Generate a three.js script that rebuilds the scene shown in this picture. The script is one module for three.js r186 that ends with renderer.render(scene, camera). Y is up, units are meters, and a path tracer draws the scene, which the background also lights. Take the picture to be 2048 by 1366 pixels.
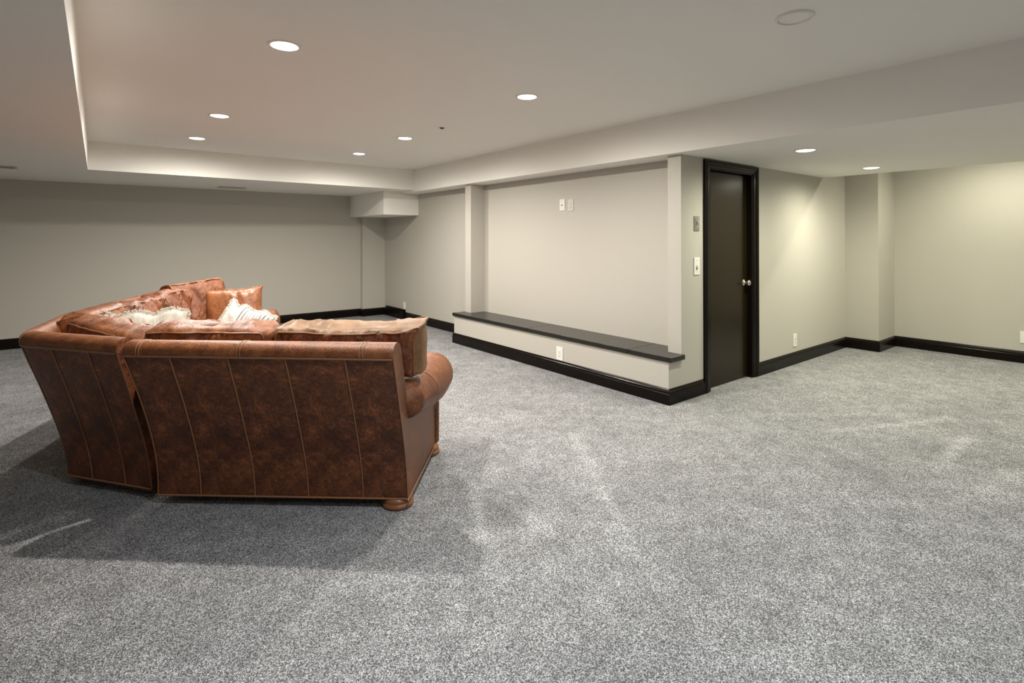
import * as THREE from 'three';
import { RoundedBoxGeometry } from 'three/addons/geometries/RoundedBoxGeometry.js';
import { mergeGeometries, mergeVertices, toCreasedNormals } from 'three/addons/utils/BufferGeometryUtils.js';

// ---------------------------------------------------------------- camera, exposure, lamps
const W = 2048, H = 1366, F = 1052.6, EYE = 1.40, YAW = 38.506 * Math.PI / 180;
const scene = new THREE.Scene();
scene.background = new THREE.Color(0x000000);
const camera = new THREE.PerspectiveCamera(2 * Math.atan(H / 2 / F) * 180 / Math.PI, W / H, 0.05, 60);
camera.position.set(0, EYE, 0);
camera.rotation.order = 'YXZ';
camera.rotation.set(0.0051, -YAW, -0.0005);
camera.setViewOffset(W, H, -8.3, 211.5, W, H);
camera.updateProjectionMatrix();

const renderer = new THREE.WebGLRenderer({ antialias: true });
renderer.toneMapping = THREE.LinearToneMapping;
renderer.toneMappingExposure = 1.93;
renderer.shadowMap.enabled = true;
renderer.shadowMap.type = THREE.PCFSoftShadowMap;

const MAIN = { color: [1.0, 0.945, 0.86], power: 7.8, angle: 90, soft: 0.5 };   // lamps of the tray ceiling
const NEAR = { color: [0.90, 0.95, 1.0], power: 6.6, angle: 84, soft: 0.9 };   // the cooler lamps over and behind the camera
const WARM = { color: [1.0, 0.975, 0.775], power: 5.6, angle: 87, soft: 0.85 };   // lamps of the right-hand part
const FAR = { ...MAIN, power: 6.2 };                      // the farthest pair, dimmer
const CEIL = 2.47, SOFFIT = 2.13, SOFFIT_FAR = 2.156;
// x, z, ceiling height, kind, label (lamps out of the frame light the near carpet)
const LAMPS = [
  [0.809, -3.079, CEIL, MAIN, 'lit recessed ceiling light nearest the camera, largest of the left row above the sofa'],
  [0.828, -5.184, CEIL, MAIN, 'lit recessed ceiling light in the middle of the left row in the tray ceiling'],
  [0.826, -6.494, CEIL, FAR, 'lit recessed ceiling light farthest back in the left row, by the far soffit'],
  [2.575, -6.414, CEIL, FAR, 'lit recessed ceiling light farthest back in the right row, by the tray corner'],
  [2.561, -5.121, CEIL, MAIN, 'lit recessed ceiling light in the middle of the right row in the tray ceiling'],
  [2.533, -3.051, CEIL, MAIN, 'lit recessed ceiling light at the near end of the right row, before the ledge wall'],
  [4.58, -1.913, SOFFIT, WARM, 'lit recessed light in the dropped soffit in front of the dark door'],
  [6.248, -1.964, SOFFIT, WARM, 'lit recessed light in the dropped soffit nearest the right-hand corner column'],
  [7.22, -1.15, CEIL, { ...WARM, power: 4.2, angle: 90, soft: 0.5 }, 'recessed light in the raised ceiling strip beyond the right soffit'],
  [7.22, 0.95, CEIL, WARM, 'second recessed light in the raised ceiling strip, out of view on the right'],
  [0.82, -1.0, CEIL, NEAR, 'recessed light straight above the camera, out of view'],
  [0.82, 1.05, CEIL, { ...NEAR, power: 4.4 }, 'recessed light behind the camera in the left row, out of view'],
  [2.55, 1.05, CEIL, NEAR, 'recessed light behind the camera in the right row, out of view'],
  [4.9, 0.6, SOFFIT, { ...WARM, power: 3.2 }, 'recessed light in the dropped soffit right of the camera, out of view'],
];

// ---------------------------------------------------------------- helpers
let seed = 12345;
const rnd = () => { seed = (seed * 1664525 + 1013904223) >>> 0; return seed / 4294967296; };
const V = (x, y, z) => new THREE.Vector3(x, y, z);
const lerp = (a, b, t) => a + (b - a) * t, clamp = (x, a, b) => Math.min(b, Math.max(a, x));
const smooth = (a, b, x) => { const t = clamp((x - a) / (b - a), 0, 1); return t * t * (3 - 2 * t); };
// tileable value noise
const TAB = new Float32Array(65536); for (let i = 0; i < 65536; i++) TAB[i] = rnd();
const hash = (x, y, s) => TAB[((x * 73856093) ^ (y * 19349663) ^ (s * 83492791)) & 65535];
function vnoise(x, y, p, s = 0) {
  const x0 = Math.floor(x), y0 = Math.floor(y); let fx = x - x0, fy = y - y0;
  fx = fx * fx * (3 - 2 * fx); fy = fy * fy * (3 - 2 * fy);
  const m = (a) => p ? ((a % p) + p) % p : a & 1023;
  const a = hash(m(x0), m(y0), s), b = hash(m(x0 + 1), m(y0), s), c = hash(m(x0), m(y0 + 1), s), d = hash(m(x0 + 1), m(y0 + 1), s);
  return lerp(lerp(a, b, fx), lerp(c, d, fx), fy);
}
function fbm(x, y, p, oct, s = 0) { let v = 0, a = 0.5, n = 0; for (let i = 0; i < oct; i++) { v += a * vnoise(x, y, p, s + i * 7); n += a; x *= 2; y *= 2; p *= 2; a *= 0.5; } return v / n; }

const names = {};
const numbered = (n) => { const k = names[n] = (names[n] ?? -1) + 1; return k ? `${n}_${String(k).padStart(3, '0')}` : n; };
function mesh(name, geo, mat, parent) {
  const m = new THREE.Mesh(geo, mat); m.castShadow = m.receiveShadow = true;
  m.name = parent ? name : numbered(name);
  if (parent) { const k = parent.children.filter((c) => c.name === name || c.name.startsWith(name + '_0')).length; if (k) m.name = `${name}_${String(k).padStart(3, '0')}`; }
  (parent ?? scene).add(m); return m;
}
function thing(name, label, category, pos = [0, 0, 0], group) {
  const g = new THREE.Group(); g.name = numbered(name); g.position.set(...pos); scene.add(g);
  g.userData = { label, category }; if (group) g.userData.group = group; return g;
}
function struct(name, geo, mat) { const m = mesh(name, geo, mat); m.userData.kind = 'structure'; return m; }
function structGroup(name) { const g = new THREE.Group(); g.name = numbered(name); g.userData.kind = 'structure'; scene.add(g); return g; }
// box from corner to corner with uv in metres
function span(x0, x1, y0, y1, z0, z1) {
  const g = new THREE.BoxGeometry(x1 - x0, y1 - y0, z1 - z0); g.translate((x0 + x1) / 2, (y0 + y1) / 2, (z0 + z1) / 2); return metreUV(g);
}
function metreUV(g) {
  const p = g.attributes.position, n = g.attributes.normal, uv = g.attributes.uv ?? new THREE.BufferAttribute(new Float32Array(p.count * 2), 2);
  for (let i = 0; i < p.count; i++) {
    const ax = Math.abs(n.getX(i)), ay = Math.abs(n.getY(i)), az = Math.abs(n.getZ(i));
    if (ay >= ax && ay >= az) uv.setXY(i, p.getX(i), p.getZ(i)); else if (ax >= az) uv.setXY(i, p.getZ(i), p.getY(i)); else uv.setXY(i, p.getX(i), p.getY(i));
  }
  g.setAttribute('uv', uv); return g;
}
const rbox = (w, h, d, r, x = 0, y = 0, z = 0, s = 3) => { const g = new RoundedBoxGeometry(w, h, d, s, Math.min(r, w / 2.01, h / 2.01, d / 2.01)); g.translate(x, y, z); return metreUV(g); };
const join = (...gs) => mergeGeometries(gs.flat().map((g) => { const k = g.index ? g.toNonIndexed() : g; for (const a of Object.keys(k.attributes)) if (!['position', 'normal', 'uv'].includes(a)) k.deleteAttribute(a); return k; }));
// grid of points -> surface
function surface(rows, { closedU = false, flip = false } = {}) {
  const R = rows.length, C = rows[0].length, pos = [], uv = [], idx = [];
  let vlen = 0;
  for (let i = 0; i < R; i++) {
    if (i) vlen += rows[i][C >> 1].distanceTo(rows[i - 1][C >> 1]);
    let ul = 0;
    for (let j = 0; j < C; j++) { if (j) ul += rows[i][j].distanceTo(rows[i][j - 1]); pos.push(rows[i][j].x, rows[i][j].y, rows[i][j].z); uv.push(ul, vlen); }
  }
  for (let i = 0; i < R - 1; i++) for (let j = 0; j < (closedU ? C : C - 1); j++) {
    const a = i * C + j, b = i * C + (j + 1) % C, c = a + C, d = b + C;
    flip ? idx.push(a, c, b, b, c, d) : idx.push(a, b, c, b, d, c);
  }
  const g = new THREE.BufferGeometry();
  g.setAttribute('position', new THREE.Float32BufferAttribute(pos, 3)); g.setAttribute('uv', new THREE.Float32BufferAttribute(uv, 2)); g.setIndex(idx);
  g.computeVertexNormals(); return g;
}
function tube(pts, r, closed = false, seg, rad = 6) {
  const c = new THREE.CatmullRomCurve3(pts, closed, 'centripetal');
  return new THREE.TubeGeometry(c, seg ?? Math.max(8, pts.length * 2), r, rad, closed);
}
// moulding swept along a floor-plan polyline with mitred corners; side = +1 puts the moulding on the left of the walking direction
function moulding(profile, pts, side, y0 = 0) {
  const P = pts.map(([x, z]) => new THREE.Vector2(x, z)), rows = [];
  const nrm = (a, b) => { const d = b.clone().sub(a).normalize(); return new THREE.Vector2(d.y, -d.x).multiplyScalar(side); };
  const gs = [];
  for (let i = 0; i < P.length - 1; i++) {
    const n = nrm(P[i], P[i + 1]);
    const off = (k) => {
      const n0 = k > 0 ? nrm(P[k - 1], P[k]) : n, n1 = k < P.length - 1 ? nrm(P[k], P[k + 1]) : n;
      const m = n0.clone().add(n1); return m.multiplyScalar(1 / (1 + n0.dot(n1)));
    };
    const A = off(i), B = off(i + 1);
    const ring = (p, m) => profile.map(([o, y]) => V(p.x + m.x * o, y + y0, p.y + m.y * o));
    const g = toCreasedNormals(surface([ring(P[i], A), ring(P[i + 1], B)], { flip: side < 0 }), 0.35); gs.push(g);
    for (const [p, m, last] of [[P[i], A, i === 0], [P[i + 1], B, i === P.length - 2]]) if (last) {
      const sh = new THREE.Shape(profile.map(([o, y]) => new THREE.Vector2(o, y))), t = new THREE.ShapeGeometry(sh), q = t.attributes.position;
      for (let k = 0; k < q.count; k++) { const o = q.getX(k), y = q.getY(k); q.setXYZ(k, p.x + m.x * o, y + y0, p.y + m.y * o); }
      t.computeVertexNormals(); gs.push(t);
    }
  }
  return join(gs);
}
const world = (r, d, y = 0) => V(d * Math.sin(YAW) + r * Math.cos(YAW), y, -d * Math.cos(YAW) + r * Math.sin(YAW));   // right / forward of the camera -> room

// ---------------------------------------------------------------- textures
function dataTex(n, fn, srgb, rep = 1) {
  const a = new Uint8Array(n * n * 4);
  for (let y = 0; y < n; y++) for (let x = 0; x < n; x++) { const c = fn(x, y); const i = (y * n + x) * 4; a[i] = c[0]; a[i + 1] = c[1]; a[i + 2] = c[2]; a[i + 3] = 255; }
  const t = new THREE.DataTexture(a, n, n); t.wrapS = t.wrapT = THREE.RepeatWrapping; t.magFilter = THREE.LinearFilter; t.minFilter = THREE.LinearMipmapLinearFilter; t.generateMipmaps = true;
  if (srgb) t.colorSpace = THREE.SRGBColorSpace; t.repeat.set(rep, rep); t.needsUpdate = true; return t;
}
// carpet: short twisted tufts, 2048 px for 2.0 m
const CN = 2048, CM = 2.0, tuft = new Float32Array(CN * CN);
{
  const cell = 4.5, K = Math.floor(CN / cell), px = new Float32Array(K * K), py = new Float32Array(K * K), pv = new Float32Array(K * K), pa = new Float32Array(K * K);
  for (let i = 0; i < K * K; i++) { px[i] = rnd(); py[i] = rnd(); pv[i] = rnd(); pa[i] = rnd() * Math.PI; }
  const sc = K / CN;
  for (let y = 0; y < CN; y++) for (let x = 0; x < CN; x++) {
    const gx = x * sc, gy = y * sc, cx = Math.floor(gx), cy = Math.floor(gy); let best = 9, bi = 0;
    for (let j = -1; j <= 1; j++) for (let i = -1; i <= 1; i++) {
      const k = ((cy + j + K) % K) * K + (cx + i + K) % K, dx = cx + i + px[k] - gx, dy = cy + j + py[k] - gy, c = Math.cos(pa[k]), s = Math.sin(pa[k]);
      const u = dx * c + dy * s, v = -dx * s + dy * c, d = u * u * 0.45 + v * v * 1.6; if (d < best) { best = d; bi = k; }
    }
    tuft[y * CN + x] = clamp((0.25 + 0.75 * pv[bi]) * (1.15 - 1.0 * Math.sqrt(best)), 0, 1);
  }
}
const carpetMap = dataTex(CN, (x, y) => {
  const t = tuft[y * CN + x], f = 0.88 + 0.24 * fbm(x / CN * 28, y / CN * 28, 28, 3, 3), v = (0.17 + 1.16 * Math.pow(t, 0.95)) * f;
  const c = clamp(Math.pow(v, 0.9) * 190, 16, 246); return [c * 0.988, c * 0.99, c * 0.998];
}, true, 1 / CM);
const carpetBump = dataTex(CN, (x, y) => { const c = tuft[y * CN + x] * 255; return [c, c, c]; }, false, 1 / CM);
// leather: mottled pull-up hide with scuffs and scratches, 1024 px for 0.9 m
const LN = 1024, scr = new Float32Array(LN * LN);
for (let k = 0; k < 3000; k++) {
  let x = rnd() * LN, y = rnd() * LN, a = rnd() * 6.283; const n = 8 + rnd() * rnd() * 110, w = 0.08 + rnd() * rnd() * 0.62, bend = (rnd() - 0.5) * 0.06;
  for (let i = 0; i < n; i++) {
    x = (x + Math.cos(a) + LN) % LN; y = (y + Math.sin(a) + LN) % LN; a += bend + (rnd() - 0.5) * 0.12; const at = w * Math.sin(Math.PI * i / n);
    for (const [dx, dy, f] of [[0, 0, 1], [1, 0, 0.75], [0, 1, 0.75], [1, 1, 0.5]]) { const q = ((Math.floor(y) + dy) % LN) * LN + (Math.floor(x) + dx) % LN; scr[q] = Math.max(scr[q], at * f); }
  }
}
const hide = new Float32Array(LN * LN);
for (let y = 0; y < LN; y++) for (let x = 0; x < LN; x++) {
  const u = x / LN, v = y / LN, wx = fbm(u * 5, v * 5, 5, 4, 11) * 1.6, wy = fbm(u * 5, v * 5, 5, 4, 23) * 1.6;
  const big = fbm(u * 3 + wx * 0.6, v * 3 + wy * 0.6, 3, 3, 31), mid = fbm(u * 12 + wy, v * 12 + wx, 12, 4, 41), fib = fbm(u * 48, v * 48, 48, 4, 51), dust = fbm(u * 150, v * 150, 150, 2, 57);
  const v1 = 1 - Math.abs(2 * fbm(u * 14 + wx, v * 14 + wy, 14, 3, 101) - 1);
  scr[y * LN + x] = Math.max(scr[y * LN + x], 0.26 * Math.pow(v1, 22) * smooth(0.35, 0.6, mid));
  hide[y * LN + x] = clamp(0.42 + (big - 0.5) * 0.75 + (mid - 0.5) * 0.55 + (fib - 0.5) * 0.55 + (dust - 0.5) * 0.35, 0, 1);
}
const leatherTex = (lo, hi, sc, gam = 1) => dataTex(LN, (x, y) => {
  const h = Math.pow(hide[y * LN + x], gam), s = clamp(h + scr[y * LN + x] * sc, 0, 1.15); return [0, 1, 2].map((i) => clamp(lerp(lo[i], hi[i], s), 0, 255));
}, true, 1 / 0.9);
const leatherRough = dataTex(512, (x, y) => { const h = hide[y * 2 * LN + x * 2]; const c = 116 + h * 56; return [c, c, c]; }, false, 1 / 0.9);
const leatherBump = dataTex(LN, (x, y) => { const u = x / LN, v = y / LN, g = vnoise(u * 240, v * 240, 240, 61) * 0.5 + vnoise(u * 120, v * 120, 120, 63) * 0.3 + hide[y * LN + x] * 0.25 - scr[y * LN + x] * 0.2; const c = clamp(g, 0, 1) * 255; return [c, c, c]; }, false, 1 / 0.9);
// painted wall: roller stipple
const paintBump = dataTex(512, (x, y) => { const c = fbm(x / 512 * 110, y / 512 * 110, 110, 2, 71) * 255; return [c, c, c]; }, false, 1 / 0.6);
// linen weave and ticking stripe
const linenTex = dataTex(512, (x, y) => { const w = (Math.sin(x * 1.57) * 0.5 + Math.sin(y * 1.57) * 0.5) * 9, n = (fbm(x / 512 * 40, y / 512 * 8, 40, 3, 81) - 0.5) * 34 + (rnd() - 0.5) * 10; return [204 + w + n, 199 + w + n, 188 + w + n].map((c) => clamp(c, 0, 255)); }, true, 1 / 0.35);
const stripeTex = dataTex(512, (x, y) => { // plain linen on one half, navy stripes on the other
  const n = (rnd() - 0.5) * 14 + (fbm(x / 512 * 30, y / 512 * 30, 30, 3, 91) - 0.5) * 20; let c = [206, 203, 196];
  const u = x / 512; if (u > 0.36) { const k = ((u - 0.36) * 15) % 1; if (k > 0.40 && k < 0.55) c = [52, 60, 84]; else if (k > 0.66 && k < 0.70) c = [96, 104, 124]; }
  return c.map((q) => clamp(q + n, 0, 255));
}, true);

// ---------------------------------------------------------------- materials
const std = (o) => new THREE.MeshStandardMaterial(o), lin = (r, g, b) => new THREE.Color().setRGB(r, g, b);
const M = {
  wall: std({ color: lin(0.49, 0.466, 0.412), roughness: 0.62, bumpMap: paintBump, bumpScale: 0.0004 }),
  ceiling: std({ color: lin(0.88, 0.86, 0.81), roughness: 0.85, bumpMap: paintBump, bumpScale: 0.0004 }),
  carpet: std({ color: 0xffffff, map: carpetMap, bumpMap: carpetBump, bumpScale: 0.006, roughness: 1, vertexColors: true }),
  espresso: new THREE.MeshPhysicalMaterial({ color: lin(0.0065, 0.0045, 0.0033), roughness: 0.22, specularIntensity: 0.28 }),
  doorPaint: new THREE.MeshPhysicalMaterial({ color: lin(0.0165, 0.0115, 0.0042), roughness: 0.25, specularIntensity: 0.48 }),
  slab: std({ color: lin(0.0085, 0.0065, 0.005), roughness: 0.27 }),
  white: std({ color: lin(0.80, 0.78, 0.72), roughness: 0.4 }),
  ivory: std({ color: lin(0.62, 0.585, 0.50), roughness: 0.45 }),
  dark: std({ color: lin(0.02, 0.02, 0.02), roughness: 0.5 }),
  steel: std({ color: lin(0.42, 0.40, 0.36), roughness: 0.38, metalness: 0.85 }),
  nickel: std({ color: lin(0.72, 0.66, 0.58), roughness: 0.22, metalness: 1 }),
  trimRing: std({ color: lin(0.8, 0.78, 0.74), roughness: 0.5 }),
  lens: std({ color: lin(0.9, 0.9, 0.88), roughness: 0.6, emissive: lin(1, 0.95, 0.86), emissiveIntensity: 6.0 }),
  vent: std({ color: lin(0.50, 0.47, 0.41), roughness: 0.5 }),
  footWood: std({ color: lin(0.22, 0.085, 0.03), roughness: 0.3 }),
  hideDark: std({ map: leatherTex([62, 29, 14], [164, 98, 56], 1.6, 1.15), roughnessMap: leatherRough, bumpMap: leatherBump, bumpScale: 0.0012 }),
  hideMid: std({ map: leatherTex([86, 44, 20], [170, 106, 57], 0.55), roughnessMap: leatherRough, bumpMap: leatherBump, bumpScale: 0.0014 }),
  hideTan: std({ map: leatherTex([98, 67, 36], [156, 115, 70], 0.4), roughnessMap: leatherRough, bumpMap: leatherBump, bumpScale: 0.0014 }),
  hideOrange: std({ map: leatherTex([90, 45, 20], [154, 91, 47], 0.45), roughnessMap: leatherRough, bumpMap: leatherBump, bumpScale: 0.0014 }),
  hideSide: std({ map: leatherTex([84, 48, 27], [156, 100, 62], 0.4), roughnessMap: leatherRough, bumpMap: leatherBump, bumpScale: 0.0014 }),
  hideGlossy: std({ map: leatherTex([114, 66, 39], [186, 124, 82], 0.35), roughness: 0.36, bumpMap: leatherBump, bumpScale: 0.0012 }),
  welt: std({ color: lin(0.20, 0.085, 0.038), roughness: 0.42 }),
  weltLight: std({ color: lin(0.235, 0.108, 0.05), roughness: 0.38 }),
  linen: std({ map: linenTex, roughness: 0.95 }),
  stripe: std({ map: stripeTex, roughness: 0.95 }),
  fringe: std({ color: lin(0.72, 0.69, 0.62), roughness: 1 }),
};

// ---------------------------------------------------------------- room shell
const XL = -3.6, ZF = -9.23, ZB = 3.2, XR = 8.13, XM = 4.16, ZD = -2.67, XLEDGE = 3.763, ZLE = -6.07, TOP = 2.62;
const TRAY = { x0: -0.085, x1: 3.86, z0: -7.42, z1: 2.3 };
{ // carpet: grid with gentle relief and the nap lying in different directions where it was vacuumed, plus sofa shadow painted in as a dark mark beside the arm
  const marks = [[1.69, -2.52, 1.41, -2.04, .045, .22], [1.54, -2.49, 1.38, -2.14, .04, .12], [1.70, -2.33, 1.68, -1.87, .05, .16], [2.67, -2.68, 1.91, -1.56, .06, .16], [2.67, -2.56, 1.94, -1.52, .04, -.12], [1.50, -2.42, 1.42, -2.11, .045, -.14], [1.66, -2.39, 1.47, -2.07, .03, -.12], [1.68, -2.21, 1.49, -1.92, .03, -.10], [4.74, -.93, 3.96, -.92, .05, .22], [4.14, -1.57, 5.21, -1.10, .04, .16], [4.24, -1.97, 5.10, -1.31, .04, .10], [4.34, -.58, 3.84, -.69, .06, .18], [3.94, -1.72, 3.55, -1.12, .09, -.10], [4.44, -.92, 4.48, -.60, .22, -.16], [4.60, -1.60, 5.24, -1.24, .10, -.08], [4.95, -1.12, 5.06, -.83, .12, -.12], [-.35, -3.45, -.09, -3.52, .05, .22], [1.89, -3.01, 2.03, -2.80, .14, -.10], [1.90, -2.40, 1.91, -1.78, .16, -.06], [4.78, -2.22, 4.90, -1.93, .08, -.08]];
  const near = (x, z, [ax, az, bx, bz, w, amp]) => { const dx = bx - ax, dz = bz - az, t = clamp(((x - ax) * dx + (z - az) * dz) / (dx * dx + dz * dz), 0, 1), d = Math.hypot(x - ax - t * dx, z - az - t * dz); return amp * Math.exp(-d * d / (w * w)); };
  const x0 = XL - 0.1, x1 = XR + 0.1, z0 = ZF - 0.1, z1 = ZB + 0.1, nx = 620, nz = 640, g = new THREE.PlaneGeometry(x1 - x0, z1 - z0, nx, nz);
  g.rotateX(-Math.PI / 2); g.translate((x0 + x1) / 2, 0, (z0 + z1) / 2);
  const p = g.attributes.position, uv = g.attributes.uv, col = new Float32Array(p.count * 3);
  for (let i = 0; i < p.count; i++) {
    const x = p.getX(i), z = p.getZ(i); uv.setXY(i, x, z);
    let v = 1 + (fbm(x * 0.9 + 31, z * 0.9 + 57, 0, 3, 5) - 0.5) * 0.20 + (fbm(x * 3.1 + 11, z * 3.1 + 7, 0, 3, 9) - 0.5) * 0.22 + (fbm((x + z * 0.6) * 1.3 + 5, (z - x * 0.6) * 7 + 3, 0, 2, 15) - 0.5) * 0.10;
    for (const m of marks) v += (m[5] > 0 ? 1.8 : 1.0) * near(x, z, m);
    p.setY(i, (v - 1.1) * 0.006);
    col.set([v, v, v], i * 3);
  }
  g.setAttribute('color', new THREE.BufferAttribute(col, 3)); g.computeVertexNormals();
  struct('floor', g, M.carpet);
  struct('floor_slab', span(x0, x1, -0.2, -0.02, z0, z1), M.dark);
}
struct('wall_far', join(span(XL - 0.15, 4.31, 0, TOP, ZF - 0.15, ZF), span(3.735, XM + 0.02, 0, TOP, ZF - 0.02, ZF + 0.10)), M.wall);
struct('wall_left', span(XL - 0.15, XL, 0, TOP, ZF, ZB), M.wall);
struct('wall_back', span(XL - 0.15, XR + 0.15, 0, TOP, ZB, ZB + 0.15), M.wall);
struct('wall_right', join(span(XR, XR + 0.15, 0, TOP, ZD - 0.15, ZB), span(7.54, XR + 0.02, 0, TOP, ZD - 0.15, -2.30)), M.wall);
struct('wall_media', span(XM, XM + 0.15, 0, TOP, ZF, ZD - 0.13), M.wall);
// door wall: its left part ends in the post at the ledge, an opening for the door
const DX0 = 4.385, DX1 = 5.165, DTOP = 2.045;
struct('wall_door', join(span(3.945, DX0, 0, TOP, ZD - 0.135, ZD), span(DX1, 7.56, 0, TOP, ZD - 0.135, ZD), span(DX0, DX1, DTOP, TOP, ZD - 0.135, ZD), span(DX0 - 0.1, DX1 + 0.1, 0, DTOP, ZD - 0.2, ZD - 0.14)), M.wall);
struct('wall_column', span(3.93, XM + 0.02, 0.38, SOFFIT + 0.02, -6.055, -5.918), M.wall);
struct('ceiling', join(span(TRAY.x0 - 0.05, TRAY.x1 + 0.05, CEIL, TOP, TRAY.z0 - 0.05, TRAY.z1 + 0.05), span(6.86, XR + 0.15, CEIL, TOP, ZD - 0.15, ZB)), M.ceiling);
struct('ceiling_soffit_left', span(XL - 0.15, TRAY.x0, SOFFIT_FAR, TOP, ZF, ZB), M.ceiling);
struct('ceiling_soffit_far', span(TRAY.x0, TRAY.x1 + 0.3, SOFFIT_FAR, TOP, ZF, TRAY.z0), M.ceiling);
struct('ceiling_soffit_back', span(TRAY.x0, TRAY.x1, SOFFIT_FAR, TOP, TRAY.z1, ZB), M.ceiling);
struct('ceiling_soffit_right', join(span(TRAY.x1, XM + 0.1, SOFFIT, TOP - 0.01, -7.80, ZD - 0.12), span(TRAY.x1, 6.86, SOFFIT, TOP - 0.01, ZD - 0.12, ZB)), M.ceiling);
struct('ceiling_bulkhead', span(3.546, XM + 0.02, 1.783, SOFFIT_FAR + 0.02, ZF - 0.02, -7.83), M.ceiling);

// baseboards
const BASE = [[0, 0], [0.019, 0], [0.019, 0.088], [0.0165, 0.093], [0.0165, 0.099], [0.019, 0.103], [0.0175, 0.110], [0.012, 0.116], [0.010, 0.124], [0.006, 0.130], [0, 0.132]];
struct('baseboard_far', moulding(BASE, [[XL, ZF], [3.735, ZF], [3.735, ZF + 0.10], [XM, ZF + 0.10], [XM, ZLE]], -1), M.espresso);
struct('baseboard_ledge', moulding(BASE, [[XM, ZLE], [XLEDGE, ZLE], [XLEDGE, ZD], [4.285, ZD]], -1), M.espresso);
struct('baseboard_right', moulding(BASE, [[5.262, ZD], [7.54, ZD], [7.54, -2.30], [XR, -2.30], [XR, ZB]], -1), M.espresso);
struct('baseboard_back', moulding(BASE, [[XR, ZB], [XL, ZB], [XL, ZF]], -1), M.espresso);

// ---------------------------------------------------------------- ledge under the media wall
{
  const t = thing('ledge', 'long low built-in ledge with dark wood top along the pale media wall', 'ledge', [XLEDGE, 0, (ZLE + ZD) / 2]);
  const zc = (ZLE + ZD) / 2, loc = (x0, x1, y0, y1, z0, z1) => { const g = span(x0, x1, y0, y1, z0, z1); g.translate(-XLEDGE, 0, -zc); return g; };
  mesh('ledge_wall', join(loc(XLEDGE, XM - 0.001, 0, 0.36, ZLE, ZD - 0.136), loc(XLEDGE, 3.9449, 0, 0.36, ZD - 0.136, ZD)), M.wall, t);
  const cuts = [-6.09, -4.52, -3.09, ZD - 0.1365];
  for (let i = 0; i < 3; i++) {
    const z0 = cuts[i] + (i ? 0.0018 : 0), z1 = cuts[i + 1] - (i < 2 ? 0.0018 : 0), x1 = i === 2 ? XM - 0.002 : XM - 0.002, g = rbox(x1 - 3.745, 0.042, z1 - z0, 0.004, (x1 + 3.745) / 2 - XLEDGE, 0.38, (z0 + z1) / 2 - zc, 2);
    const parts = [g]; // the last board returns round the end of the ledge as a short nosing
    if (i === 2) parts.push(rbox(3.944 - 3.745, 0.042, 0.145, 0.004, (3.944 + 3.745) / 2 - XLEDGE, 0.38, ZD - 0.0725 - zc, 2), rbox(3.957 - 3.745, 0.042, 0.03, 0.004, (3.957 + 3.745) / 2 - XLEDGE, 0.38, ZD + 0.0155 - zc, 2));
    mesh('top_board', i === 2 ? join(parts) : g, M.slab, t);
  }
}

// ---------------------------------------------------------------- door
{
  const d = structGroup('door_1'); d.position.set((DX0 + DX1) / 2, 0, ZD);
  const w = DX1 - DX0, prof = [[0, 0], [0.020, 0], [0.021, 0.012], [0.017, 0.020], [0.017, 0.030], [0.021, 0.036], [0.019, 0.048], [0.013, 0.056], [0.013, 0.080], [0.009, 0.092], [0.007, 0.1], [0, 0.1]];
  // profile: [depth from wall, distance from outer edge]
  const bar = (len, fn) => { const ring = (s) => prof.map(([o, q]) => fn(s, o, q)); return toCreasedNormals(surface([ring(0), ring(1)]), 0.5); };
  const xo = w / 2 + 0.1, yo = DTOP + 0.072, W2 = w / 2;
  mesh('casing', bar(1, (s, o, q) => V(-xo + q, s * (yo - q * 0.72), o)), M.espresso, d);
  mesh('casing', bar(1, (s, o, q) => V(xo - q, (1 - s) * (yo - q * 0.72), o)), M.espresso, d);
  mesh('casing', bar(1, (s, o, q) => V((s ? 1 : -1) * (xo - q), yo - q * 0.72, o)), M.espresso, d);
  for (const s of [-1, 1]) mesh('jamb', span(s > 0 ? W2 - 0.012 : -W2 - 0.006, s > 0 ? W2 + 0.006 : -W2 + 0.012, 0, DTOP, -0.135, 0.004), M.espresso, d);
  mesh('jamb', span(-W2, W2, DTOP - 0.012, DTOP + 0.006, -0.135, 0.004), M.espresso, d);
  const leaf = mesh('door_leaf', rbox(w - 0.028, DTOP - 0.028, 0.035, 0.002, 0, (DTOP - 0.016) / 2 + 0.004, -0.0665, 2), M.doorPaint, d);
  const lat = (pts) => { const g = new THREE.LatheGeometry(pts.map(([r, z]) => new THREE.Vector2(r, z)), 32); g.rotateX(Math.PI / 2); return g; };
  const knob = lat([[0, 0], [0.033, 0], [0.033, 0.005], [0.026, 0.009], [0.013, 0.012], [0.0115, 0.026], [0.016, 0.032], [0.0255, 0.040], [0.0285, 0.050], [0.026, 0.060], [0.017, 0.066], [0, 0.0675]]);
  knob.translate(W2 - 0.075, 0.955, -0.049); mesh('knob', knob, M.nickel, leaf);
  for (const y of [0.25, 1.05, 1.85]) mesh('hinge', new THREE.CylinderGeometry(0.006, 0.006, 0.09, 10).translate(-W2 + 0.014, y, -0.044), M.espresso, d);
}

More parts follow.
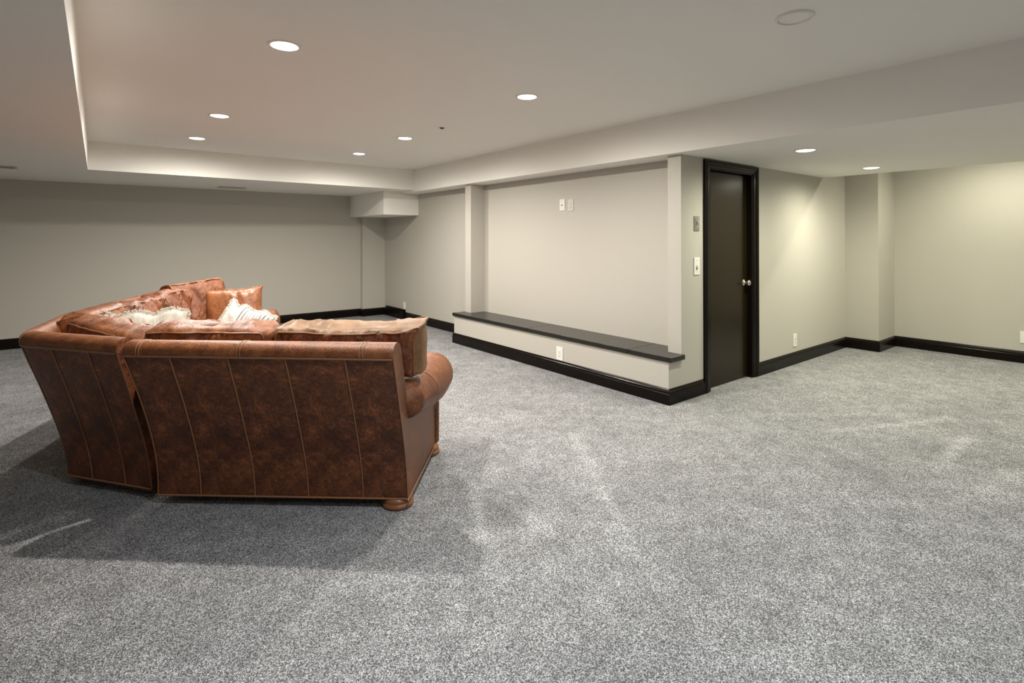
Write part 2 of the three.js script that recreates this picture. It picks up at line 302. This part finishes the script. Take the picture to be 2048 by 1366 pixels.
// ---------------------------------------------------------------- plates, outlets, registers
// every plate is built facing +z at the origin and turned to its wall
function plate(name, label, category, pos, turn, mat, kind, w = 0.078, h = 0.125, group) {
  const t = thing(name, label, category, pos, group); t.rotation.y = turn;
  const cover = mesh('cover', rbox(w, h, 0.007, 0.003, 0, 0, 0.0035, 2), mat, t);
  const screw = (y) => mesh('screw', new THREE.CylinderGeometry(0.0035, 0.0035, 0.002, 10).rotateX(Math.PI / 2).translate(0, y, 0.0075), M.steel, t);
  if (kind === 'outlet') {
    for (const y of [0.0195, -0.0195]) {
      const f = mesh('receptacle', rbox(0.034, 0.029, 0.005, 0.002, 0, y, 0.0075, 2), mat, t);
      for (const [x, hh] of [[-0.0065, 0.009], [0.0065, 0.0075]]) mesh('slot', new THREE.BoxGeometry(0.0028, hh, 0.002).translate(x, y + 0.004, 0.0098), M.dark, f);
      mesh('slot', new THREE.CylinderGeometry(0.0026, 0.0026, 0.002, 8).rotateX(Math.PI / 2).translate(0, y - 0.0075, 0.0098), M.dark, f);
    }
    screw(0);
  } else if (kind === 'coax') {
    mesh('jack', new THREE.CylinderGeometry(0.006, 0.006, 0.010, 12).rotateX(Math.PI / 2).translate(0, -0.004, 0.011), M.dark, t); screw(0.045); screw(-0.045);
  } else if (kind === 'low') {
    mesh('insert', rbox(0.034, 0.066, 0.004, 0.0015, 0, 0, 0.0075, 2), mat, t); mesh('jack', rbox(0.010, 0.012, 0.003, 0.001, 0.0, 0.008, 0.010, 1), M.steel, t); mesh('jack', new THREE.CylinderGeometry(0.004, 0.004, 0.003, 10).rotateX(Math.PI / 2).translate(0, -0.032, 0.010), M.dark, t);
  } else if (kind === 'volume') {
    const k = mesh('insert', rbox(0.046, 0.1, 0.004, 0.002, 0, 0, 0.0075, 2), M.steel, t);
    mesh('button', rbox(0.012, 0.017, 0.007, 0.002, 0.010, 0.012, 0.011, 2), M.white, k); mesh('button', rbox(0.010, 0.010, 0.006, 0.002, 0.002, 0.038, 0.011, 2), M.white, k); mesh('button', rbox(0.010, 0.010, 0.006, 0.002, 0.002, -0.033, 0.011, 2), M.white, k); mesh('slot', rbox(0.006, 0.034, 0.003, 0.001, -0.006, 0.0, 0.010, 1), M.dark, k);
  } else if (kind === 'dimmer') {
    mesh('dial', new THREE.CylinderGeometry(0.014, 0.016, 0.016, 24).rotateX(Math.PI / 2).translate(0.002, -0.006, 0.014), mat, t); mesh('dial_shadow_ring', new THREE.TorusGeometry(0.0165, 0.0016, 6, 24).translate(0.002, -0.006, 0.0075), M.steel, t); screw(0.05); screw(-0.05);
  }
  return t;
}
const WEST = -Math.PI / 2;
plate('wall_plate', 'white plate with dark round jack, left of the pair high on the media wall', 'wall plate', [XM, 1.782, -4.377], WEST, M.white, 'coax', 0.085, 0.132);
plate('wall_plate', 'wall-coloured plate with small sockets, right of the pair high on the media wall', 'wall plate', [XM, 1.775, -4.240], WEST, M.ivory, 'low', 0.085, 0.132);
plate('control_panel', 'grey metal control plate with pale buttons above the white dimmer beside the door', 'control panel', [4.176, 1.532, ZD], 0, M.steel, 'volume', 0.082, 0.132);
plate('dimmer_switch', 'white dimmer plate with round dial on the wall strip left of the door', 'light switch', [4.176, 1.152, ZD], 0, M.white, 'dimmer', 0.09, 0.155);
plate('wall_outlet', 'white outlet on the low front of the ledge just above the baseboard', 'outlet', [XLEDGE, 0.203, -4.0], WEST, M.white, 'outlet', 0.095, 0.138);
plate('wall_outlet', 'white outlet low on the wall right of the dark door', 'outlet', [6.10, 0.262, ZD], 0, M.white, 'outlet', 0.088, 0.138);
plate('wall_outlet', 'small white outlet above the floor register near the far corner', 'outlet', [XM, 0.237, -8.33], WEST, M.white, 'outlet', 0.085, 0.125);
plate('wall_outlet', 'white plate cut by the right edge of the photo, low on the right wall', 'outlet', [XR, 0.288, -1.065], WEST, M.white, 'outlet', 0.088, 0.132);
{ // dark register standing before the baseboard in the far corner
  const t = thing('floor_register', 'dark brown slotted air register at the baseboard in the far corner', 'air vent', [XM, 0, -8.65]); t.rotation.y = WEST;
  mesh('frame', join(rbox(0.74, 0.178, 0.012, 0.003, 0, 0.089, 0.026, 2), rbox(0.74, 0.02, 0.03, 0.003, 0, 0.168, 0.02, 2), rbox(0.02, 0.178, 0.03, 0.003, -0.36, 0.089, 0.02, 2), rbox(0.02, 0.178, 0.03, 0.003, 0.36, 0.089, 0.02, 2)), M.espresso, t);
  for (let i = 0; i < 4; i++) mesh('louvre', rbox(0.135, 0.125, 0.010, 0.004, -0.255 + i * 0.17, 0.082, 0.033, 2), M.espresso, t);
}
function ceilingVent(label, pos, turn, w, d) {
  const t = thing('ceiling_vent', label, 'air vent', pos); t.rotation.y = turn;
  const fr = [rbox(w, 0.012, 0.02, 0.003, 0, -0.006, -d / 2, 2), rbox(w, 0.012, 0.02, 0.003, 0, -0.006, d / 2, 2), rbox(0.02, 0.012, d, 0.003, -w / 2, -0.006, 0, 2), rbox(0.02, 0.012, d, 0.003, w / 2, -0.006, 0, 2)];
  mesh('frame', join(fr), M.vent, t);
  mesh('duct', new THREE.BoxGeometry(w - 0.02, 0.002, d - 0.02).translate(0, -0.001, 0), M.dark, t);
  for (let i = 0; i < 5; i++) mesh('slat', new THREE.BoxGeometry(w - 0.02, 0.0015, 0.016).rotateX(0.6).translate(0, -0.006, -d / 2 + (i + 0.9) * d / 5.8), M.vent, t);
}
ceilingVent('slim ceiling air vent in the far soffit above the long far wall', [1.55, SOFFIT_FAR, -8.66], 0, 0.34, 0.13);
ceilingVent('ceiling air vent at the left edge of the photo in the left soffit', [-0.86, SOFFIT_FAR, -7.66], 0, 0.36, 0.15);
{
  const t = thing('ceiling_cover', 'unlit round pale flush disc in the ceiling above the right soffit edge', 'ceiling cover', [2.636, CEIL, -1.148]);
  const L = (pts) => new THREE.LatheGeometry(pts.map(([r, y]) => new THREE.Vector2(r, y)), 48);
  mesh('rim', L([[0.072, 0], [0.0735, -0.0095], [0.080, -0.0105], [0.086, -0.006], [0.087, 0]]), M.white, t);
  mesh('disc', L([[0, -0.0065], [0.06, -0.006], [0.0725, -0.004], [0.0725, 0]]), M.ceiling, t);
  const s = thing('ceiling_fitting', 'small round dark-hearted ceiling fitting between two lights of the right row', 'ceiling fitting', [2.598, CEIL, -4.414]);
  mesh('rim', L([[0.026, 0], [0.026, -0.004], [0.038, -0.005], [0.042, -0.002], [0.042, 0]]), M.trimRing, s);
  mesh('core', L([[0, -0.003], [0.015, -0.012], [0.026, -0.003]]), M.dark, s);
}
// ---------------------------------------------------------------- recessed lights
{
  const ring = new THREE.LatheGeometry([[0.068, 0.0], [0.069, -0.004], [0.076, -0.0065], [0.087, -0.005], [0.0905, -0.001], [0.091, 0.0]].map(([r, y]) => new THREE.Vector2(r, y)), 48);
  const lens = new THREE.LatheGeometry([[0, -0.011], [0.03, -0.0105], [0.055, -0.0085], [0.0685, -0.0045]].map(([r, y]) => new THREE.Vector2(r, y)), 48);
  for (const [x, z, y, kind, label] of LAMPS) {
    const t = thing('recessed_light', label, 'ceiling light', [x, y, z], 'recessed ceiling lights');
    mesh('trim_ring', ring, M.trimRing, t); mesh('lens', lens, M.lens, t);
    const L = new THREE.SpotLight(lin(...kind.color), kind.power, 0, kind.angle * Math.PI / 180 - 0.001, kind.soft, 2);
    L.name = 'lamp'; L.castShadow = true; L.shadow.radius = 1.3; L.shadow.mapSize.set(1024, 1024); L.shadow.bias = -0.0005;
    L.position.set(x, y - 0.018, z); L.target.position.set(x, 0, z); scene.add(L, L.target);
  }
}

// ---------------------------------------------------------------- sofa
// profile of the back: [offset outward from the base line, height]; LEAN is the offset of the top edge
const LEAN = 0.24;
const OUTER = [[0, 0.055], [0.007, 0.12], [0.020, 0.195], [0.048, 0.304], [0.076, 0.392], [0.110, 0.49], [0.143, 0.582], [0.176, 0.668], [0.207, 0.748], [0.238, 0.832]];
const ROLL = [[0.238, 0.832], [0.246, 0.842], [0.247, 0.862], [0.238, 0.884], [0.218, 0.898], [0.192, 0.903], [0.165, 0.900], [0.142, 0.888], [0.124, 0.868], [0.112, 0.842]];
const INNER = [[0.112, 0.842], [0.08, 0.75], [0.03, 0.60], [-0.03, 0.47], [-0.07, 0.40], [-0.10, 0.20], [-0.10, 0.055]];
// a pair of plan curves base(s), top(s) -> point on the back at offset o and height y
const backPoint = (B, T) => (s, o, y, extra = 0) => { const b = B(s), t = T(s), k = o / LEAN, n = t.clone().sub(b).normalize(); const p = b.clone().lerp(t, k).addScaledVector(n, extra); return V(p.x, y, p.y); };
function strip(bp, prof, s0, s1, n, puff = 0, flip = false) {
  const rows = prof.map(([o, y], k) => { const r = []; for (let i = 0; i <= n; i++) { const f = i / n, e = puff * Math.pow(Math.sin(Math.PI * clamp(f, 0, 1)), 0.6) * Math.sin(Math.PI * clamp((k + 0.15) / (prof.length - 0.7), 0, 1)); const ww = puff ? (vnoise((s0 + f * (s1 - s0)) * 9, k * 0.8, 0, 77) - 0.5) * 0.006 : 0; r.push(bp(lerp(s0, s1, f), o, y, e + ww)); } return r; });
  return surface(rows, { flip });
}
function sideCap(bp, s, flip) {
  const prof = [...OUTER, ...ROLL.slice(1), ...INNER.slice(1)], sh = new THREE.Shape(prof.map(([o, y]) => new THREE.Vector2(o, y))), g = new THREE.ShapeGeometry(sh), q = g.attributes.position;
  for (let k = 0; k < q.count; k++) { const p = bp(s, q.getX(k), q.getY(k)); q.setXYZ(k, p.x, p.y, p.z); }
  if (flip) { const ix = g.index.array; for (let k = 0; k < ix.length; k += 3) [ix[k], ix[k + 1]] = [ix[k + 1], ix[k]]; }
  g.computeVertexNormals(); return metreUV(g);
}
const fine = (prof) => { const c = new THREE.CatmullRomCurve3(prof.map(([o, y]) => V(o, y, 0)), false, 'centripetal'); return c.getPoints(prof.length * 2).map((p) => [p.x, p.y]); };
const OUTF = fine(OUTER), ROLLF = fine(ROLL);
function sofaBack(t, bp, cuts, rollSeams, mats) {
  const n = (a, b) => Math.max(6, Math.round((b - a) * 40));
  for (let i = 0; i < cuts.length - 1; i++) mesh('back_panel', strip(bp, OUTF, cuts[i], cuts[i + 1], n(cuts[i], cuts[i + 1]), 0.006, true), mats.back, t);
  for (let i = 1; i < cuts.length - 1; i++) mesh('seam_welt', tube(OUTF.map(([o, y]) => bp(cuts[i], o, y, 0.002)), 0.0038, false, 40, 6), mats.seam, t);
  const ring = (s) => OUTF.map(([o, y]) => bp(s, o, y, 0.003));
  const across = (o, y, e) => { const r = []; for (let i = 0; i <= 40; i++) r.push(bp(i / 40, o, y, e)); return r; };
  for (const g of [tube(ring(0.0), 0.0035, false, 40), tube(ring(1.0), 0.0035, false, 40), tube(across(0.238, 0.834, 0.004), 0.0065, false, 80), tube(across(0, 0.057, 0.004), 0.0055, false, 80)]) mesh('piping', g, mats.welt, t);
  mesh('top_roll', strip(bp, ROLLF, 0, 1, 40, 0.0, true), mats.roll, t);
  for (const s of rollSeams) for (const q of [-0.006, 0.006]) mesh('roll_seam', tube(ROLLF.map(([o, y]) => bp(s + q, o, y, 0.001)), 0.003, false, 24), mats.welt, t);
  mesh('inner_back', strip(bp, INNER, 0, 1, 24, 0, true), mats.roll, t);
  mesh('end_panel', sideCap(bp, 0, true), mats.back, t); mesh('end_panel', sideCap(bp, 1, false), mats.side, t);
}
const footGeo = new THREE.LatheGeometry([[0, 0], [0.070, 0], [0.079, 0.006], [0.082, 0.015], [0.079, 0.024], [0.072, 0.028], [0.074, 0.034], [0.076, 0.042], [0.070, 0.050], [0.060, 0.060], [0, 0.060]].map(([r, y]) => new THREE.Vector2(r, y)), 40);
const foot = (t, x, z) => mesh('foot', footGeo.clone().translate(x, 0, z), M.footWood, t);
// rolled arm along z (back at z0, front at z1 < z0), outer face at x = xo, growing towards sgn
function rolledArm(t, xo, sgn, z0, z1, mats) {
  const N = 22, K = 28, rows = [];
  for (let i = 0; i <= N; i++) {
    const f = i / N, z = lerp(z0, z1, f), grow = smooth(0, 0.75, f), dome = Math.min(1, Math.sqrt(Math.max(0, 1 - Math.pow(1 - clamp(f / 0.07, 0, 1), 2)))), domeF = Math.sqrt(Math.max(0, 1 - Math.pow(clamp((f - 0.95) / 0.05, 0, 1), 2)));
    const r = lerp(0.092, 0.138, grow) * (0.25 + 0.75 * dome) * (0.55 + 0.45 * domeF), cx = xo - sgn * lerp(0.012, 0.022, grow), cy = lerp(0.558, 0.508, grow), ring = [];
    for (let k = 0; k < K; k++) { const a = k / K * Math.PI * 2, w = 1 + (vnoise(k * 0.9, i * 0.35, 0, 19) - 0.5) * 0.05 + (1 - dome * 0.4) * 0.02 * Math.sin(a * 14); ring.push(V(cx + sgn * Math.cos(a) * r * w, cy + Math.sin(a) * r * w * 1.02, z)); }
    rows.push(ring);
  }
  rows.unshift(rows[0].map(() => { const c = rows[0].reduce((s, p) => s.add(p), V(0, 0, 0)).divideScalar(K); c.z += 0.008; return c; }));
  const L = rows[rows.length - 1]; rows.push(L.map(() => { const c = L.reduce((s, p) => s.add(p), V(0, 0, 0)).divideScalar(K); c.z -= 0.006; return c; }));
  mesh('arm_roll', surface(rows, { closedU: true, flip: sgn > 0 }), mats.arm, t);
  const wx = 0.15, c = xo - sgn * wx / 2;
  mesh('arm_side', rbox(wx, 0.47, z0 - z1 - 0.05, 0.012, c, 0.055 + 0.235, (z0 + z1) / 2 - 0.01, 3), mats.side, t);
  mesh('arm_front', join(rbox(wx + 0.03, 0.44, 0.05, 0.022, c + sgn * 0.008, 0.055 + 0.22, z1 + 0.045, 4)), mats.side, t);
  mesh('arm_piping', tube([V(xo + sgn * 0.004, 0.057, z0), V(xo + sgn * 0.005, 0.057, (z0 + z1) / 2), V(xo + sgn * 0.006, 0.057, z1 + 0.02)], 0.0055), mats.welt, t);
  mesh('arm_seam', tube([0, 0.25, 0.5, 0.75, 1].map((q) => { const a = Math.PI * (0.98 - q * 1.2); return V(xo - sgn * 0.008 + sgn * Math.cos(a) * 0.124, 0.522 + Math.sin(a) * 0.126, lerp(z0, z1, 0.36)); }), 0.0028), mats.welt, t);
}
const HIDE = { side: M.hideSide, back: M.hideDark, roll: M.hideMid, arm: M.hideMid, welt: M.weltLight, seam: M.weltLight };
const HIDE_FAR = { side: M.hideOrange, back: M.hideMid, roll: M.hideOrange, arm: M.hideOrange, welt: M.welt, seam: M.welt };

{ // section nearest the camera, back towards it, rolled arm at its right end
  const o = world(-1.2225, 2.7475), t = thing('sofa_section', 'brown leather sofa section with dark panelled back nearest the camera and rolled right arm', 'sofa', [o.x, 0, o.z]);
  t.rotation.y = -YAW - 0.0354; const L = 1.328; let bp;
  const bp0 = backPoint((s) => new THREE.Vector2((s - 0.5) * L + 0.008 * (1 - s), 0), (s) => new THREE.Vector2((s - 0.5) * L - 0.004 + 0.006 * (1 - s), lerp(0.232, 0.268, s)));
  { const b0 = bp0; bp = (s, o, y, e) => { const p = b0(s, o, y, e); p.x += 0.02 * smooth(0.3, 0, s) * Math.sin(Math.PI * clamp((y - 0.055) / 0.78, 0, 1)); return p; }; }
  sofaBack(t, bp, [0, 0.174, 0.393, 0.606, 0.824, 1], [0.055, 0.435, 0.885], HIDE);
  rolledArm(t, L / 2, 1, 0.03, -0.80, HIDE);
  mesh('seat_base', rbox(L - 0.02, 0.27, 0.76, 0.015, -0.008, 0.195, -0.41, 2), M.hideMid, t);
  for (const s of [-1, 1]) mesh('seat_cushion', rbox(0.575, 0.15, 0.72, 0.05, s * 0.29 - 0.075, 0.40, -0.46, 5), M.hideMid, t);
  foot(t, 0.598, -0.055); foot(t, 0.615, -0.72); foot(t, -0.5, -0.28); foot(t, -0.55, -0.70);
}
{ // corner wedge
  const A = [-1.955, 2.832], B = [-2.556, 3.004], C = [-2.82, 3.60], A2 = [-1.962, 2.588], B2 = [-2.645, 2.79], C2 = [-3.05, 3.53];
  const ox = -2.30, od = 3.3, o = world(ox, od), t = thing('sofa_section', 'brown leather corner wedge section of the sofa with splayed back at far left', 'sofa', [o.x, 0, o.z]); t.rotation.y = -YAW;
  const P = ([r, d]) => new THREE.Vector2(r - ox, -(d - od));
  const corner = (a, b, c, k) => { const pa = P(a), pb = P(b), pc = P(c), q0 = pb.clone().lerp(pa, k), q1 = pb.clone().lerp(pc, k); return (s) => { // s from C (0) to A (1)
    const u = 1 - s; if (u < 0.46) return pa.clone().lerp(q0, u / 0.46); if (u > 0.54) return q1.clone().lerp(pc, (u - 0.54) / 0.46); const f = (u - 0.46) / 0.08; return q0.clone().lerp(pb, f).lerp(pb.clone().lerp(q1, f), f); }; };
  const bp = backPoint(corner(A, B, C, 0.06), corner(A2, B2, C2, 0.12));
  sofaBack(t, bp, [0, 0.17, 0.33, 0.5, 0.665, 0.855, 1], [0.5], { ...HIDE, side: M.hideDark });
  const seat = new THREE.Shape([[-1.98, 2.86], [-2.54, 3.03], [-2.79, 3.58], [-2.02, 3.80]].map(([r, d]) => P([r, d])));
  const sg = new THREE.ExtrudeGeometry(seat, { depth: 0.42, bevelEnabled: true, bevelSize: 0.015, bevelThickness: 0.02, bevelSegments: 3 }); sg.rotateX(Math.PI / 2); sg.translate(0, 0.47, 0); mesh('seat_base', sg, M.hideMid, t);
  for (const [r, d] of [[-2.18, 3.1], [-2.45, 3.35], [-2.5, 3.5]]) { const q = P([r, d]); foot(t, q.x, q.y); }
}
{ // section running away along the left, rolled arm at its far end
  const r0 = -3.06, d0 = 4.52, o = world(r0, d0), L = 1.86, t = thing('sofa_section', 'brown leather sofa section running away along the left to a far rolled arm', 'sofa', [o.x, 0, o.z]);
  t.rotation.y = -YAW - (90 - 15) * Math.PI / 180;
  const bp = backPoint((s) => new THREE.Vector2((s - 0.5) * L, 0), (s) => new THREE.Vector2((s - 0.5) * L, 0.24));
  sofaBack(t, bp, [0, 0.2, 0.4, 0.6, 0.8, 1], [0.3, 0.7], HIDE_FAR);
  rolledArm(t, -L / 2, -1, 0.03, -0.80, HIDE_FAR);
  mesh('seat_base', rbox(L - 0.02, 0.27, 0.76, 0.015, 0.008, 0.195, -0.41, 2), M.hideMid, t);
  for (let i = 0; i < 3; i++) mesh('seat_cushion', rbox(0.56, 0.15, 0.72, 0.05, -0.49 + i * 0.57, 0.40, -0.46, 5), M.hideMid, t);
  foot(t, 0.8, -0.2); foot(t, 0.8, -0.72); foot(t, -0.8, -0.2); foot(t, -0.86, -0.72);
}

// ---------------------------------------------------------------- cushions
// local frame: x width, y up from the lower edge, z thickness (face towards +z)
function cushionShape({ w, h, t, bulge = 0.35, knife = false, wrinkle = 0.010, sd = 1, n = 7, pinch = 0.03, sag = 0.0, tcut, ears = 0, wave = 0 }) {
  const map = (px, py, pz) => {
    let x, y, z;
    if (knife) {
      const m = Math.max(Math.abs(px), Math.abs(py)), e = Math.pow(Math.max(0, (1 - Math.pow(Math.abs(px), 3.2)) * (1 - Math.pow(Math.abs(py), 3.2))), 0.55);
      z = pz * (0.05 + 0.95 * e); x = px * (1 - pinch * (1 - py * py)); y = py * (1 - pinch * (1 - px * px)); void m;
    } else {
      const k = Math.pow(Math.pow(Math.abs(px), n) + Math.pow(Math.abs(py), n) + Math.pow(Math.abs(pz), n), -1 / n) * Math.max(Math.abs(px), Math.abs(py), Math.abs(pz));
      x = px * lerp(1, k, 0.9); y = py * lerp(1, k, 0.9); z = pz * lerp(1, k, 0.9);
      z *= 1 + bulge * (1 - x * x) * (1 - y * y); x *= 1 - pinch * (1 - y * y) + 0.02 * (1 - z * z); y *= 1 - pinch * (1 - x * x);
    }
    let X = x * w / 2, Y = y * h / 2, Z = z * t / 2;
    Y -= sag * (1 - x * x) * (y + 1) / 2;
    if (wave) Y += wave * Math.sin(px * 8.5 + sd) * Math.max(0, py) * (1 - 0.3 * px);
    if (ears && py > 0 && px < 0) { const c = Math.pow(Math.abs(px * py), 9); // one pulled-out upper corner
       X += Math.sign(px) * ears * c; Y += ears * c * 0.7; }
    if (tcut && y < 0) { const f = smooth(tcut.x0, tcut.x1, X * tcut.sgn); Y = lerp(Y, Y * tcut.k, f); }
    // creases: broad lumps and finer folds that run up the face and gather at the edges
    const a = vnoise(X * 7 + sd * 13.1, Y * 7 + sd * 5.7, 0, 17) - 0.5, b = 1 - Math.abs(2 * vnoise(X * 24 + sd * 3.3 + Y * 9, Y * 5 - X * 6 + Z * 8 + sd, 0, 29) - 1), c = vnoise(X * 40 + sd, Y * 40, 0, 37) - 0.5;
    const amt = wrinkle * (a * 1.6 + (b * b - 0.35) * 0.9 + c * 0.25);
    const l = Math.hypot(x / (w * w), y / (h * h), z / (t * t)) || 1;
    X += amt * 0.6 * (x / (w * w)) / l; Y += amt * (y / (h * h)) / l; Z += amt * (z / (t * t)) / l;
    return V(X, Y + h / 2, Z);
  };
  const sx = Math.round(clamp(w / 0.016, 20, 60)), sy = Math.round(clamp(h / 0.016, 16, 44)), sz = knife ? 4 : 12;
  let g = new THREE.BoxGeometry(2, 2, 2, sx, sy, sz); const p = g.attributes.position, nrm = g.attributes.normal, uv = g.attributes.uv;
  for (let i = 0; i < p.count; i++) {
    const q = map(p.getX(i), p.getY(i), p.getZ(i)), ax = Math.abs(nrm.getX(i)), ay = Math.abs(nrm.getY(i));
    if (ax > 0.5) uv.setXY(i, q.z + sd * 0.31, q.y); else if (ay > 0.5) uv.setXY(i, q.x + sd * 0.31, q.z + q.y); else uv.setXY(i, q.x + sd * 0.31, q.y + sd * 0.17);
    p.setXYZ(i, q.x, q.y, q.z);
  }
  // smooth normals across the box seams without joining the uv islands
  g.computeVertexNormals();
  const key = new Map(), N = g.attributes.normal;
  for (let i = 0; i < p.count; i++) { const k = `${p.getX(i).toFixed(4)},${p.getY(i).toFixed(4)},${p.getZ(i).toFixed(4)}`; (key.get(k) ?? key.set(k, []).get(k)).push(i); }
  for (const L of key.values()) if (L.length > 1) { const s = V(0, 0, 0); for (const i of L) s.add(V(N.getX(i), N.getY(i), N.getZ(i))); s.normalize(); for (const i of L) N.setXYZ(i, s.x, s.y, s.z); }
  const edge = (pz) => { const r = []; for (const [a, b] of [[-1, -1], [1, -1], [1, 1], [-1, 1]]) { const nx = [[1, -1], [1, 1], [-1, 1], [-1, -1]]; const [c, d] = nx[[[-1, -1], [1, -1], [1, 1], [-1, 1]].findIndex(([e, f]) => e === a && f === b)]; for (let i = 0; i < 14; i++) { const f = i / 14; r.push(map(lerp(a, c, f), lerp(b, d, f), pz)); } } return r; };
  return { g, edge, map };
}
function cushion(name, label, category, spec, [r, d, y], [nr, nd], lean, mat, { twist = 0, group, piping = M.welt, fringe = false } = {}) {
  const o = world(r, d), t = thing(name, label, category, [o.x, y, o.z], group);
  t.rotation.order = 'YXZ'; t.rotation.set(-lean, -YAW + Math.atan2(nr, -nd), twist);
  const c = cushionShape(spec);
  mesh('cover', c.g, mat, t);
  const out = (pts, k) => { const m = V(0, spec.h / 2, 0); return pts.map((p) => p.clone().sub(m).multiplyScalar(1 + k).add(m)); };
  if (piping) mesh('piping', spec.knife ? tube(out(c.edge(0), 0.004), 0.0045, true, 160) : tube(out(c.edge(1), 0.004), 0.0058, true, 160), piping, t);
  if (piping && !spec.knife) mesh('piping', tube(out(c.edge(-1), 0.004), 0.0058, true, 160), piping, t);
  if (fringe) { // frayed edge: short cut threads standing out all round
    const e = c.edge(0), gs = [], m = V(0, spec.h / 2, 0);
    const cv = new THREE.CatmullRomCurve3(e, true), n = 560;
    for (let i = 0; i < n; i++) {
      const p = cv.getPoint(i / n), q = cv.getPoint(((i + 1) % n) / n), tan = q.clone().sub(p).normalize(), outv = V(tan.y, -tan.x, 0); if (outv.dot(p.clone().sub(m)) < 0) outv.negate();
      for (let k = 0; k < 3; k++) {
        const len = 0.014 + rnd() * 0.018, th = 0.0028 + rnd() * 0.0015, b = new THREE.BoxGeometry(th, len, th * 0.8); b.translate(0, len / 2 - 0.006, 0);
        b.applyQuaternion(new THREE.Quaternion().setFromUnitVectors(V(0, 1, 0), outv.clone().add(V((rnd() - 0.5) * 1.0, (rnd() - 0.5) * 1.0, (rnd() - 0.5) * 1.3)).normalize())); b.translate(p.x, p.y, p.z); gs.push(b);
      }
    }
    const f = mesh('fringe', join(gs), M.fringe, t); f.userData.kind = 'stuff';
  }
  return t;
}
const BACKS = 'loose leather back cushions of the sofa';
cushion('back_cushion', 'worn tan leather back cushion with corner ear, right end of the near sofa back', 'cushion', { w: 0.80, h: 0.475, t: 0.20, sd: 1, bulge: 0.3, wrinkle: 0.02, sag: 0.015, ears: 0.045, pinch: 0.02, tcut: { x0: 0.16, x1: 0.20, sgn: -1, k: 0.1 } }, [-0.885, 2.89, 0.49], [0.04, 1], 0.17, [M.hideTan, M.hideTan, M.hideTan, M.hideTan, M.hideTan, M.hideDark], { group: BACKS });
cushion('back_cushion', 'brown leather back cushion on the near section, between the tan one and the wedge', 'cushion', { w: 0.68, h: 0.465, t: 0.20, sd: 2, bulge: 0.3, wrinkle: 0.02, sag: 0.0, pinch: 0.03 }, [-1.62, 2.91, 0.49], [0.03, 1], 0.17, M.hideMid, { group: BACKS });
cushion('back_cushion', 'creased brown leather back cushion on the wedge, next to the near section', 'cushion', { w: 0.63, h: 0.45, t: 0.18, sd: 3, bulge: 0.3, wrinkle: 0.022 }, [-2.31, 3.09, 0.475], [0.275, 0.96], 0.17, M.hideMid, { group: BACKS, twist: 0.15 });
cushion('back_cushion', 'rounded brown leather back cushion end standing at the far-left turn of the wedge', 'cushion', { w: 0.60, h: 0.47, t: 0.22, sd: 4, bulge: 0.4, wrinkle: 0.018, n: 5 }, [-2.71, 3.46, 0.485], [0.95, 0.3], 0.12, M.hideMid, { group: BACKS });
cushion('back_cushion', 'creased leather back cushion on the left section, behind the white fringed pillow', 'cushion', { w: 0.58, h: 0.45, t: 0.22, sd: 5, bulge: 0.45, wrinkle: 0.036, wave: 0.012 }, [-2.86, 4.02, 0.48], [0.966, 0.26], 0.14, M.hideOrange, { group: BACKS });
cushion('back_cushion', 'creased leather back cushion in the middle of the left section beside the tilted big one', 'cushion', { w: 0.60, h: 0.46, t: 0.22, sd: 6, bulge: 0.45, wrinkle: 0.036, wave: 0.012 }, [-3.0, 4.58, 0.48], [0.966, 0.26], 0.14, M.hideOrange, { group: BACKS });
cushion('back_cushion', 'big tilted leather back cushion rising highest on the left section, next to the square pillow', 'cushion', { w: 0.52, h: 0.54, t: 0.20, sd: 7, bulge: 0.45, wrinkle: 0.026, ears: 0.012 }, [-2.96, 5.0, 0.47], [0.84, -0.54], 0.34, M.hideOrange, { group: BACKS, twist: 0.06 });
cushion('throw_pillow', 'glossy orange-brown square leather pillow leaning by the far arm', 'pillow', { w: 0.50, h: 0.46, t: 0.20, sd: 8, knife: true, wrinkle: 0.010, pinch: 0.05 }, [-2.66, 4.98, 0.47], [0.18, -0.98], 0.22, M.hideGlossy, { twist: 0.09 });
cushion('throw_pillow', 'long white linen pillow with frayed edge lying in the sofa corner', 'pillow', { w: 0.50, h: 0.42, t: 0.14, sd: 9, knife: true, wrinkle: 0.012, pinch: 0.03, wave: 0.013 }, [-2.42, 3.40, 0.50], [0.50, -0.86], 0.2, M.linen, { piping: null, fringe: true });
{
  const t = cushion('throw_pillow', 'white frayed pillow with navy stripes slumped before the square leather pillow', 'pillow', { w: 0.40, h: 0.38, t: 0.16, sd: 10, knife: true, wrinkle: 0.02, pinch: 0.05, wave: 0.012 }, [-2.42, 4.42, 0.475], [0.2, -0.98], 0.5, M.stripe, { piping: null, fringe: true, twist: -0.42 });
  const uv = t.children[0].geometry.attributes.uv, p = t.children[0].geometry.attributes.position;
  for (let i = 0; i < p.count; i++) uv.setXY(i, clamp(p.getX(i) / 0.40 + 0.5, 0.01, 0.99), p.getY(i) / 0.38);
}

renderer.render(scene, camera);
